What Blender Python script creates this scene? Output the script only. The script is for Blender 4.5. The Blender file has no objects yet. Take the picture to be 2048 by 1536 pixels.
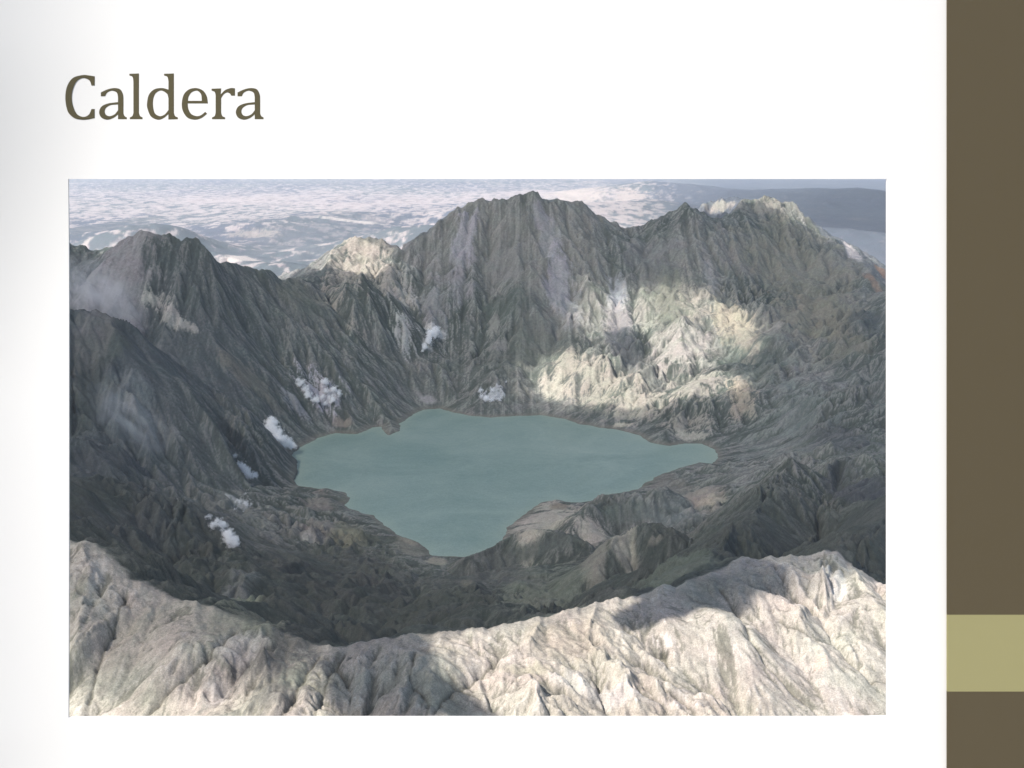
import bpy, bmesh, math, time
import numpy as np
T0 = time.time()
PI = math.pi
F = 2200.0            # focal length in photo pixels (photo 2048 x 1536)
ROW0 = 300.0          # row of the horizon
LAKE = -38.0
PLAIN = -40.0
scene = bpy.context.scene
COL = scene.collection

def unproj(px, py, Y):
    return ((px - 1024.0) / F * Y, Y, -(py - ROW0) / F * Y)

# ------------------------------------------------------------------ noise
def hash2(ix, iy, s):
    with np.errstate(over='ignore'):
        n = (ix.astype(np.int64) * 374761393 + iy.astype(np.int64) * 668265263 + s * 974711) & 0xffffffff
        n = ((n ^ (n >> 13)) * 1274126177) & 0xffffffff
        n = n ^ (n >> 16)
    return (n & 0xffff).astype(np.float32) / np.float32(65535.0)

def noise(x, y, s=0):
    ix = np.floor(x); iy = np.floor(y)
    fx = (x - ix).astype(np.float32); fy = (y - iy).astype(np.float32)
    ux = fx * fx * fx * (fx * (fx * 6 - 15) + 10); uy = fy * fy * fy * (fy * (fy * 6 - 15) + 10)
    def g(dx, dy):
        a = hash2(ix + dx, iy + dy, s) * np.float32(2 * PI)
        return np.cos(a) * (fx - dx) + np.sin(a) * (fy - dy)
    a = g(0, 0); b = g(1, 0); c = g(0, 1); d = g(1, 1)
    return (a + (b - a) * ux) * (1 - uy) + (c + (d - c) * ux) * uy      # about -0.7..0.7

def fbm(x, y, o=5, s=0, gain=0.5, ridged=False):
    r = np.zeros(np.shape(x), np.float32); a = 1.0; f = 1.0; tot = 0
    for k in range(o):
        n = noise(x * f + 17.3 * k, y * f - 9.1 * k, s + k)
        if ridged: n = 0.5 - np.abs(n) * 1.6
        r += a * n; tot += a; a *= gain; f *= 2.03
    return r / tot * 1.4

def sstep(a, b, x):
    t = np.clip((x - a) / (b - a), 0, 1)
    return t * t * (3 - 2 * t)

# ------------------------------------------------------------------ plan of the crater
LAKE_PX = [(578,912),(600,895),(640,875),(672,866),(715,868),(745,855),(762,854),(776,872),(800,862),(800,848),(825,830),(845,820),(880,817),
 (905,825),(940,832),(985,835),(1030,832),(1080,830),(1130,838),(1160,848),(1200,855),(1240,860),(1275,870),(1300,885),
 (1340,893),(1370,887),(1405,888),(1430,900),(1437,915),(1425,928),(1400,925),(1375,932),(1345,940),(1310,955),(1275,978),
 (1250,985),(1205,990),(1180,1002),(1150,1005),(1110,1001),(1080,1005),(1050,1028),(1015,1055),(1008,1072),(1008,1086),(985,1096),
 (960,1104),(925,1113),(865,1112),(850,1095),(820,1080),(795,1068),(775,1055),(745,1030),(700,1018),(690,1010),(700,995),
 (690,985),(640,977),(600,972),(586,965),(593,945),(592,925)]
def lake_pt(px, py):
    Y = -LAKE * F / (py - ROW0)
    return ((px - 1024) / F * Y, Y)
SHORE = np.array([lake_pt(*p) for p in LAKE_PX])

# rim: px, py, distance, inner exponent
RIM_PX = [(140,1090,56,2.3),(178,1094,55,2.3),(215,1130,54,2.3),(245,1165,53.3,2.3),(300,1188,53,2.3),(335,1208,52.5,2.3),(400,1216,51.8,2.3),(450,1240,51,2.4),
 (530,1262,50,2.4),(600,1292,49.4,2.4),(650,1305,49,2.4),(700,1303,49,2.4),(740,1294,49,2.4),(800,1285,49.2,2.4),(860,1279,49.6,2.4),
 (930,1272,50,2.4),(1000,1262,50.6,2.4),(1080,1246,51.5,2.4),(1130,1232,52,2.4),(1190,1216,53,2.4),(1250,1206,54,2.3),(1330,1182,55.5,2.2),
 (1400,1166,57,2.1),(1440,1150,58.4,2.1),(1490,1124,60,2.1),(1560,1122,60.5,2.1),(1620,1119,61,2.1),(1662,1110,61,2.1),(1700,1138,60,2.1),
 (1740,1165,60,2.1),(1773,1182,60.5,2.0),(1900,1190,62,1.9),(2100,1060,70,1.6),(2300,900,88,1.4),(2250,750,112,1.3),(2000,640,150,1.2),
 (1850,590,172,1.2),(1773,585,184,1.2),(1730,535,194,1.2),(1685,496,202,1.2),(1645,468,207,1.2),(1605,440,211,1.2),(1575,412,214,1.2),(1540,404,215,1.2),(1500,400,215,1.2),(1440,440,210,1.2),
 (1400,434,207,1.2),(1370,416,205,1.2),(1345,430,206,1.2),(1300,450,206,1.2),(1250,462,206,1.2),(1200,435,205,1.3),(1150,408,203,1.4),
 (1110,400,202,1.4),(1085,398,201,1.4),(1065,389,200,1.4),(1040,396,200,1.4),(1000,406,200,1.4),(970,402,200,1.4),(935,415,199,1.4),(900,432,198,1.4),
 (855,470,195,1.4),(820,492,193,1.3),(798,508,192,1.3),(775,498,194,1.3),(740,481,196,1.2),(712,483,195,1.2),(690,497,193,1.2),
 (660,530,187,1.2),(625,570,178,1.2),(580,568,170,1.2),(520,546,163,1.2),(470,536,160,1.2),(425,525,157,1.2),(405,492,155,1.2),(350,483,155,1.2),
 (300,471,155,1.2),(262,473,156,1.2),(252,495,158,1.2),(225,499,159,1.2),(190,507,160,1.2),(140,492,160,1.2),(-100,510,150,1.2),(-300,560,125,1.3),
 (-500,650,100,1.4),(-400,800,80,1.6),(-150,950,65,2.0),(0,1040,59,2.2)]
RIM = np.array([unproj(a, b, c) + (d,) for a, b, c, d in RIM_PX]); RIM[:, 2] += .38      # X Y Z p

# free-standing ridges and hills (polylines px,py,Y  | half-width | sharpness)
def P(*a): return [unproj(*q) for q in a]
RIDGES = [
 (P((20,600,118),(140,628,121),(215,645,122),(275,668,124),(330,712,127),(420,790,130)), 9.0),        # left inner spur
 (P((650,590,176),(690,563,175),(735,566,176),(765,590,177)), 3.0),                       # dark hump before the knob
 (P((935,1120,98),(965,1106,99),(1000,1090,100),(1040,1075,100.5),(1075,1066,100.5),(1120,1075,99.5),(1170,1095,98)), 1.8),    # dark ledge at near shore
 (P((1165,1030,104),(1200,1005,106),(1240,1000,107),(1290,990,108),(1330,985,108)), 2.6),                # islet-like ledge right
 (P((1190,1130,88),(1240,1085,90),(1300,1062,91),(1350,1085,89),(1400,1130,86)), 3.2),                  # round hill
 (P((1400,1165,57),(1470,1080,77),(1520,1022,88),(1545,980,96),(1580,935,103)), 3.4),                     # ridge climbing to the right
 (P((1720,1115,66),(1773,1040,72),(1850,980,80)), 5.0),
 (P((750,1086,105),(795,1073,106),(835,1088,105)), 1.0),
 (P((770,870,149),(800,852,152),(830,840,155)), 1.0),
 (P((1412,418,218),(1440,406,219),(1480,400,218)), 2.5),
]
FARHILLS = [((150,470,420),(280,452,420),50.),((250,452,380),(310,450,390),30.),((560,440,520),(700,425,600),70.),((1010,400,600),(1290,392,700),60.),
            ((820,440,420),(880,450,400),45.),((420,480,330),(560,500,300),30.),((1300,360,900),(1700,372,800),120.),((400,380,1200),(1000,362,1300),160.),
            ((1560,430,420),(1760,460,380),50.)]

def seg_dist(X, Y, ax, ay, bx, by):
    dx, dy = bx - ax, by - ay
    L2 = dx * dx + dy * dy
    t = np.clip(((X - ax) * dx + (Y - ay) * dy) / L2, 0, 1)
    return (X - ax - t * dx) ** 2 + (Y - ay - t * dy) ** 2, t

def rim_sd(X, Y, pts):
    d = np.full(X.shape, 1e12, np.float32); zz = np.zeros(X.shape, np.float32)
    n = len(pts)
    for i in range(n):
        a = pts[i]; b = pts[(i + 1) % n]
        q, t = seg_dist(X, Y, a[0], a[1], b[0], b[1])
        m = q < d
        d = np.where(m, q, d).astype(np.float32); zz = np.where(m, a[2] + (b[2] - a[2]) * t, zz).astype(np.float32)
    return np.sqrt(d), zz
def poly_sd(X, Y, pts):
    d = np.full(X.shape, 1e12, np.float32); inside = np.zeros(X.shape, bool)
    n = len(pts)
    for i in range(n):
        ax, ay = pts[i][:2]; bx, by = pts[(i + 1) % n][:2]
        q, _ = seg_dist(X, Y, ax, ay, bx, by)
        np.minimum(d, q, out=d)
        c = ((ay > Y) != (by > Y))
        if abs(by - ay) > 1e-9:
            c &= X < (bx - ax) * (Y - ay) / (by - ay) + ax
            inside ^= c
    return np.sqrt(d), inside

# coarse smooth fields: rim height and exponent
def resample(arr, step):
    out = []
    n = len(arr)
    for i in range(n):
        a = arr[i]; b = arr[(i + 1) % n]
        k = max(1, int(np.hypot(*(b[:2] - a[:2])) / step))
        for j in range(k): out.append(a + (b - a) * j / k)
    return np.array(out)
RR = resample(RIM, 1.0)
cgx = np.linspace(-160, 160, 400); cgy = np.linspace(-30, 420, 560)
CX, CY = np.meshgrid(cgx, cgy)
num = np.zeros(CX.shape); nump = np.zeros(CX.shape); den = np.zeros(CX.shape)
for r in RR:
    w = 1.0 / ((CX - r[0]) ** 2 + (CY - r[1]) ** 2 + 1.2) ** 2
    num += w * r[2]; nump += w * r[3]; den += w
CZR = (num / den).astype(np.float32); CPR = (nump / den).astype(np.float32)
def csample(G, X, Y):
    x = np.clip((X - cgx[0]) / (cgx[1] - cgx[0]), 0, len(cgx) - 1.001); y = np.clip((Y - cgy[0]) / (cgy[1] - cgy[0]), 0, len(cgy) - 1.001)
    i = x.astype(np.int32); j = y.astype(np.int32); fx = (x - i).astype(np.float32); fy = (y - j).astype(np.float32)
    return (G[j, i] * (1 - fx) + G[j, i + 1] * fx) * (1 - fy) + (G[j + 1, i] * (1 - fx) + G[j + 1, i + 1] * fx) * fy

def base_height(X, Y):
    wob = 0.35 * np.clip((Y - 40) / 60, 0, 3)
    Xw = X + wob * noise(X * 0.35, Y * 0.35, 5); Yw = Y + wob * noise(X * 0.35, Y * 0.35, 6)
    ds, inl = poly_sd(X, Y, SHORE)
    sd = np.where(inl, -ds, ds) + .45 * fbm(X * .5, Y * .5, 4, 41)
    inl = sd < 0; ds = np.abs(sd)
    _, inr = poly_sd(Xw, Yw, RIM)
    dr, zn = rim_sd(Xw, Yw, RIM)
    zr = csample(CZR, X, Y); pr = csample(CPR, X, Y)
    kk = 1 - sstep(0, 7, dr); zr = zr + (zn - zr) * kk
    t = ds / (ds + dr + 1e-4)
    # inside the crater
    pe = pr + 0.35 * noise(X * 0.05, Y * 0.05, 31)
    flat = sstep(0.0, 4.0, ds)
    zin = LAKE + 0.25 * np.minimum(ds, 3) * (1 - 0.5 * flat) * (1 - sstep(.3, .95, t)) + (zr - LAKE) * np.power(np.clip(t, 0, 1), pe) * sstep(0, 1, t * 3 + 0.2)
    zin = np.where(inl, LAKE - 0.3 * np.minimum(ds, 8), zin)
    # outside
    L = np.where(Y < 110, 62.0, 38.0)
    basez = np.where(Y < 110, -44.0, PLAIN)
    mix = sstep(80, 150, Y); L = 62 + (38 - 62) * mix; basez = -44 + (PLAIN + 44) * mix
    zout = basez + (zr - basez) * np.exp(-dr / L)
    z = np.where(inr, zin, zout)
    # crest rounding, notches, spurs outside
    z -= .45 * (np.sqrt(dr * dr + .35 ** 2) - dr)
    sc_ = np.clip(Y / 100, .5, 2)
    z += np.where(inl, 0, np.exp(-dr / (1.2 * sc_)) * (fbm(X * .7 / sc_, Y * .7 / sc_, 3, 55, .45) * .75 * sc_ ** 1.2))
    spur = fbm(X * 0.045, Y * 0.045, 3, 61)
    z += np.where(inr, 0, spur * np.minimum(dr * 0.25, 5.0)) * (1 - .88 * sstep(225, 290, Y))
    z += np.where(inr & ~inl, fbm(X * 0.07, Y * 0.07, 4, 77) * np.minimum(np.minimum(dr * 0.3, ds * 0.16), 4.0), 0)
    for pts, hw in RIDGES:
        d = np.full(X.shape, 1e9, np.float32); zc = np.zeros(X.shape, np.float32)
        for a, b in zip(pts[:-1], pts[1:]):
            q, tt = seg_dist(X, Y, a[0], a[1], b[0], b[1])
            m = q < d
            d = np.where(m, q, d); zc = np.where(m, a[2] + (b[2] - a[2]) * tt, zc)
        d = np.sqrt(d) + 0.25 * hw * fbm(X / hw * .8, Y / hw * .8, 3, 91)
        cand = zc - np.abs(d) * 0.5 - 0.16 * d * d / hw
        cand = np.minimum(cand, np.where(inl, -60, LAKE + .1 + ds * 1.1))
        k = 0.12 * hw
        h = np.clip(0.5 + 0.5 * (cand - z) / k, 0, 1)
        zz = z + (cand - z) * h + k * h * (1 - h)
        z = np.where(d < hw * 4, zz, z)
    # far hills
    far = sstep(215, 300, Y) * np.where(inr, 0, 1)
    hills = fbm(X * 0.008, Y * 0.006, 3, 131, 0.45, True)
    z += far * (hills * 1.6 + fbm(X * .03, Y * .02, 3, 141, .4) * .7) * np.clip(1.3 - Y / 2600, .3, 1)
    for a, b, w in FARHILLS:
        A = unproj(*a); B = unproj(*b)
        q, tt = seg_dist(X, Y, A[0], A[1], B[0], B[1])
        d = np.sqrt(q) / w
        z = np.maximum(z, z + far * (np.clip((A[2] + (B[2] - A[2]) * tt) - PLAIN, 0, 20)) * 0.6 * np.exp(-(d * 1.6) ** 2) * (1 + 0.6 * hills))
    return z, ds, inl, dr, inr

def erosion(px, py, dx, dy, s):
    ix = np.floor(px); iy = np.floor(py); fx = (px - ix).astype(np.float32); fy = (py - iy).astype(np.float32)
    v = np.zeros(px.shape, np.float32); gx = v.copy(); gy = v.copy(); wt = v + 1e-3
    for i in (-1, 0, 1):
        for j in (-1, 0, 1):
            ax = fx + i - hash2(ix - i, iy - j, s) * 0.5; ay = fy + j - hash2(ix - i, iy - j, s + 7) * 0.5
            d = ax * ax + ay * ay
            w = np.clip(1 - d, 0, 1) ** 2
            m = (ax * dx + ay * dy) * np.float32(2 * PI)
            v += np.cos(m) * w; sn = -np.sin(m) * w
            gx += sn * dx; gy += sn * dy; wt += w
    return v / wt, gx / wt, gy / wt

# ------------------------------------------------------------------ terrain mesh
U = np.concatenate([np.linspace(-1.6, -.46, 40)[:-1], np.linspace(-.46, .42, 1080), np.linspace(.42, 1.6, 40)[1:]])
V = np.concatenate([np.arange(-24, 38, 2.0), np.arange(38, 44, .25), np.arange(44, 61, .065), np.arange(61, 78, .16), np.arange(78, 104, .11), np.arange(104, 150, .19),
                    np.arange(150, 216, .11), np.arange(216, 300, .45), np.geomspace(300, 1700, 330), np.geomspace(1720, 6000, 30)])
UU, YY = np.meshgrid(U.astype(np.float32), V.astype(np.float32))
XX = UU * (YY + 30)
Z, DS, INL, DR, INR = base_height(XX, YY)
print('base', time.time() - T0, XX.shape)
def blur(A, k):
    for _ in range(k):
        A = (A + np.roll(A, 1, 0) + np.roll(A, -1, 0) + np.roll(A, 1, 1) + np.roll(A, -1, 1)) / 5
    return A
def grad(Z, k):
    zu = np.gradient(Z, U.astype(np.float32), axis=1); zv = np.gradient(Z, V.astype(np.float32), axis=0)
    return blur(zu / (YY + 30), k), blur(zv - UU * zu / (YY + 30), k)
farm = sstep(230, 320, YY)
inner = INR.astype(np.float32)
crest = sstep(0, 5.0, DR)
near = 1 - sstep(60, 80, YY)
land = np.where(INL, 0, np.clip(DS / 5, 0, 1)).astype(np.float32)
def vee(v):                      # rounded spurs, sharp gully floors
    return np.sqrt(np.clip(.5 + .5 * v, 0, 1) + .01) * 2 - 1
# stage one: big spurs
land1 = np.where(INL, 0, np.clip(DS / 11, 0, 1)).astype(np.float32)
GX, GY = grad(Z, 14)
GX += 0.16 * fbm(XX * .06, YY * .06, 3, 201); GY += 0.16 * fbm(XX * .06, YY * .06, 3, 211)
for lam, k, A in ((13.0, (1 - near) * (.3 + .7 * crest), .95), (6.5, (1 - near) * (.3 + .7 * crest), .45), (5.2, near * sstep(.1, 3.5, DR), .8), (9.0, near * crest, .95),
                  (70., farm, .8), (34., farm, .3), (15., farm, .1)):
    m = np.sqrt(GX * GX + GY * GY) + .03
    v, _, _ = erosion(XX / lam + 2.1, YY / lam + 5.3, GY / m, -GX / m, int(251 + lam))
    Z += A * vee(v) * k * land1 * (.35 + .65 * np.clip(m / .4, 0, 1)) * np.clip(.65 + 1.8 * fbm(XX / lam * .4, YY / lam * .4, 3, 261), .05, 1.6)
# stage two: rills
GX, GY = grad(Z, 7)
gm = np.sqrt(GX * GX + GY * GY)
slope = np.clip(gm / 0.45, 0.0, 1.0)
amp_m = (0.25 + 0.75 * slope) * land * np.clip(.68 + 2.3 * fbm(XX * .09, YY * .09, 4, 271), .08, 1.6)
streak = np.zeros(XX.shape, np.float32)
hx = np.zeros(XX.shape, np.float32); hy = np.zeros(XX.shape, np.float32)
lam = 3.6
cf = .45 * sstep(100, 140, YY)
for k in range(6):
    px = XX / lam; py = YY / lam
    sx = GX + hx; sy = GY + hy
    m = np.sqrt(sx * sx + sy * sy) + .02
    v, gx, gy = erosion(px + 3.7 * k, py - 5.1 * k, sy / m, -sx / m, 301 + 11 * k)
    A = lam * .135 * amp_m * (1 - farm * .92)
    if lam > 1.5: A = A * (0.45 + 0.55 * crest)
    A = A * (cf + (1 - cf) * sstep(.15, 1.6, DR)) * (1 + near * (.15 if lam < 1.2 else -.3))
    Z += A * vee(v)
    hx += A * gx * (2 * PI / lam) * 0.7; hy += A * gy * (2 * PI / lam) * 0.7
    streak += vee(v) * (0.95 ** k) 
    lam *= 0.54
print('erosion', time.time() - T0)
# the deepest channels and the sharpest little spurs of the near slope (x, y points; depth, width)
CHANNELS = [
 ([(10.6, 56.05), (11.12, 54.25), (11.21, 51.8), (11.67, 50.75), (12.56, 50.15), (13.68, 48.85)], 0.35, 0.14),
 ([(5.98, 49.5), (6.61, 47.5), (7.44, 47.3), (7.88, 46.1)], 0.3, 0.12),
 ([(13.17, 54.05), (14.43, 53.25), (15.86, 52.4), (16.7, 51.3), (17.53, 51.5)], 0.25, 0.12),
 ([(-18.23, 52.15), (-18.21, 50.15), (-18.2, 48.3), (-17.8, 46.4)], 0.3, 0.14),
 ([(-12.49, 49.6), (-13.08, 47.65), (-13.88, 46.7), (-14.66, 45.8), (-15.08, 45.2)], 0.3, 0.14),
 ([(-8.42, 48.25), (-8.75, 46.5), (-8.9, 45.1), (-9.21, 43.65)], 0.25, 0.12),
 ([(-4.19, 47.5), (-4.23, 45.65), (-3.3, 44.25), (-3.44, 43.55)], 0.25, 0.12),
 ([(-7.36, 48.5), (-7.78, 47.05), (-7.88, 45.15), (-7.9, 44.1)], 0.3, 0.16),
 ([(6.9, 51.3), (6.99, 50.6), (7.02, 49.65)], 0.3, 0.2),
 ([(-0.53, 48.3), (-1.38, 47.3), (-2.56, 45.45), (-3.06, 43.75)], 0.25, 0.14),
 ([(3.95, 52.3), (3.6, 50.75), (3.43, 49.95), (3.9, 48.7), (4.68, 47.65)], -0.3, 0.13),
 ([(1.29, 50.85), (0.8, 49.0), (-0.52, 47.85)], -0.25, 0.15),
 ([(17.6, 60.4), (16.0, 57.15), (14.22, 54.3), (13.57, 52.75)], -0.3, 0.3),
 ([(-21.36, 54.4), (-20.16, 52.55), (-19.72, 50.5), (-19.17, 48.25)], -0.4, 0.3),
 ([(-11.37, 49.65), (-10.51, 46.8), (-11.13, 45.85)], -0.35, 0.25),
]
#CHANNELS_HERE
gully = np.zeros(XX.shape, np.float32)
jx = .10 * fbm(XX * 1.5, YY * 1.5, 4, 641); jy = .10 * fbm(XX * 1.5, YY * 1.5, 4, 651)
for pts, dep, wid in CHANNELS:
    for a, b in zip(pts[:-1], pts[1:]):
        m = (YY > min(a[1], b[1]) - 2) & (YY < max(a[1], b[1]) + 2) & (XX > min(a[0], b[0]) - 2) & (XX < max(a[0], b[0]) + 2)
        q, _ = seg_dist(XX[m] + jx[m], YY[m] + jy[m], a[0], a[1], b[0], b[1])
        g = np.exp(-np.sqrt(q) / wid)
        Z[m] -= dep * g * .8; gully[m] = np.maximum(gully[m], g * np.sign(dep))
# rough rock
Z += (fbm(XX * .9, YY * .9, 4, 401, .55) * 0.13 + fbm(XX * 3.5, YY * 3.5, 3, 431) * 0.05) * np.where(INL, 0, np.clip(DS / 2, .1, 1)) * (1 - farm * .8)
rough_far = np.where((YY > 150), fbm(XX * .35, YY * .35, 4, 451, .55, True) * .5, 0) * np.where(INL, 0, np.clip(DS / 8, 0, 1)) * (1 - farm)
Z += rough_far
print('height', time.time() - T0)

# ------------------------------------------------------------------ rock and ash colours, with some shade painted in, laid out in plan
rel0 = XX / np.maximum(YY, 1)
def c3(*a): return np.array(a, np.float32)
n1 = fbm(XX * .06, YY * .06, 5, 501); n2 = fbm(XX * .25, YY * .25, 4, 511); n3 = fbm(XX * .02, YY * .02, 4, 521)
sm_ = (YY > 44) & (YY < 230) & (DR > .8) & ~INL & (np.abs(rel0) < .5)
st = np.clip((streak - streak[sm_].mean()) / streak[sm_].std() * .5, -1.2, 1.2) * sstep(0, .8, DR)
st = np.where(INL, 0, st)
colr = np.zeros(XX.shape + (3,), np.float32)
def lay(mask, c):
    global colr
    mask = np.clip(mask, 0, 1)[..., None]
    colr = colr * (1 - mask) + c * mask
colr[:] = c3(.094, .103, .090)
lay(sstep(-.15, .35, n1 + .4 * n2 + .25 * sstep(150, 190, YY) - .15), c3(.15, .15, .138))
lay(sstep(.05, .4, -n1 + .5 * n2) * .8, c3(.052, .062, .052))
lay(sstep(.1, .6, st + .4 * n2) * .6, c3(.27, .262, .24))  # bare spurs paler, vegetated gullies darker, partly crease shade put into the colour
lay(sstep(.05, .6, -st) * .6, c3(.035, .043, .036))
# outside the rim, near side: pale ash
ash = (1 - inner) * (1 - sstep(100, 150, YY))
ash = sstep(-.75, -.15, np.where(INR, -DR, DR) + .3 * n2) * (1 - sstep(100, 150, YY))
acol = c3(.31, .277, .238) + (n2[..., None] * .03 + n1[..., None] * .08)
colr = colr * (1 - ash[..., None]) + acol * ash[..., None]
lay(ash * sstep(.2, .7, -st + .35 * n2) * .75, c3(.12, .115, .09))  # dark gully stripes on the ash, partly painted crease shade
lay(ash * sstep(.1, .5, n1 - .25 + .5 * n2) * .5, c3(.20, .19, .155))
lay(ash * sstep(.5, 1., st + .3 * n2) * .6, c3(.46, .42, .38))
# far plain : pale pyroclastic ash valleys between bluish wooded hills
pl = (1 - inner) * sstep(170, 240, YY)
lay(pl, c3(.105, .118, .128))
f1 = fbm(XX * .035, YY * .022, 5, 561, .65); f2 = fbm(XX * .16, YY * .08, 4, 571, .6); f3 = fbm(XX * .08, YY * .05, 5, 575, .6, True)
band = fbm(XX * .005 + 3, YY * .0026, 5, 541, .55)
rel = XX / np.maximum(YY, 1)
bias = .46 * sstep(400, 640, YY) * np.exp(-((YY - 800) / 380) ** 2) * (1 - sstep(.04, .12, rel)) + .5 * np.exp(-((rel - .09) / .05) ** 2) * np.exp(-((YY - 650) / 180) ** 2) - .20 - .25 * sstep(.10, .2, rel)
lay(pl * sstep(-.1, .4, f1 + .5 * f2) * .6, c3(.175, .17, .172))
lay(pl * sstep(.1, .5, -f1 + .4 * f2) * .6, c3(.06, .075, .08))
lay(pl * sstep(.08, .5, band + bias + .7 * f1 + .45 * f2) * .9, c3(.30, .25, .24) + .08 * f2[..., None])
for a_, b_, w_ in FARHILLS:
    A_ = unproj(*a_); B_ = unproj(*b_)
    q_, _t = seg_dist(XX, YY, A_[0], A_[1], B_[0], B_[1])
    lay(pl * np.exp(-(np.sqrt(q_) / w_ * 1.7) ** 2 + .8 * f1) * .75, c3(.085, .10, .11))
big = fbm(XX * .010 + 7, YY * .0045, 4, 591, .5)
lay(pl * sstep(-.05, .2, big + .25 * f2) * .85, c3(.085, .095, .12))
lay(pl * sstep(.11, .2, rel) * .6, c3(.075, .085, .11))  # cloud shade over the right-hand plain, put into the colour
lay(pl * sstep(.25, .5, f3 + .5 * f2 + .5 * bias) * .8 * (1 - .8 * sstep(.1, .2, rel)), c3(.37, .315, .30))
lay(inner * (1 - sstep(-44, -20, XX)) * (1 - ash) * (1 - sstep(130, 165, YY) * .6) * .75, c3(.040, .053, .068))  # bluish shade of the left wall, painted into the colour
lay(inner * (1 - sstep(80, 112, YY)) * (1 - ash) * .8, c3(.034, .040, .035))  # shade in the bowl behind the near rim, painted dark
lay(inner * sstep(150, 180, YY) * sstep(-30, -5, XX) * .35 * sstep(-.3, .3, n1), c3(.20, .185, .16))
lay(inner * sstep(34, 55, XX) * (1 - sstep(130, 165, YY)) * (1 - ash) * .5, c3(.05, .06, .065))  # cloud shade on the right wall, laid into the colour
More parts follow.
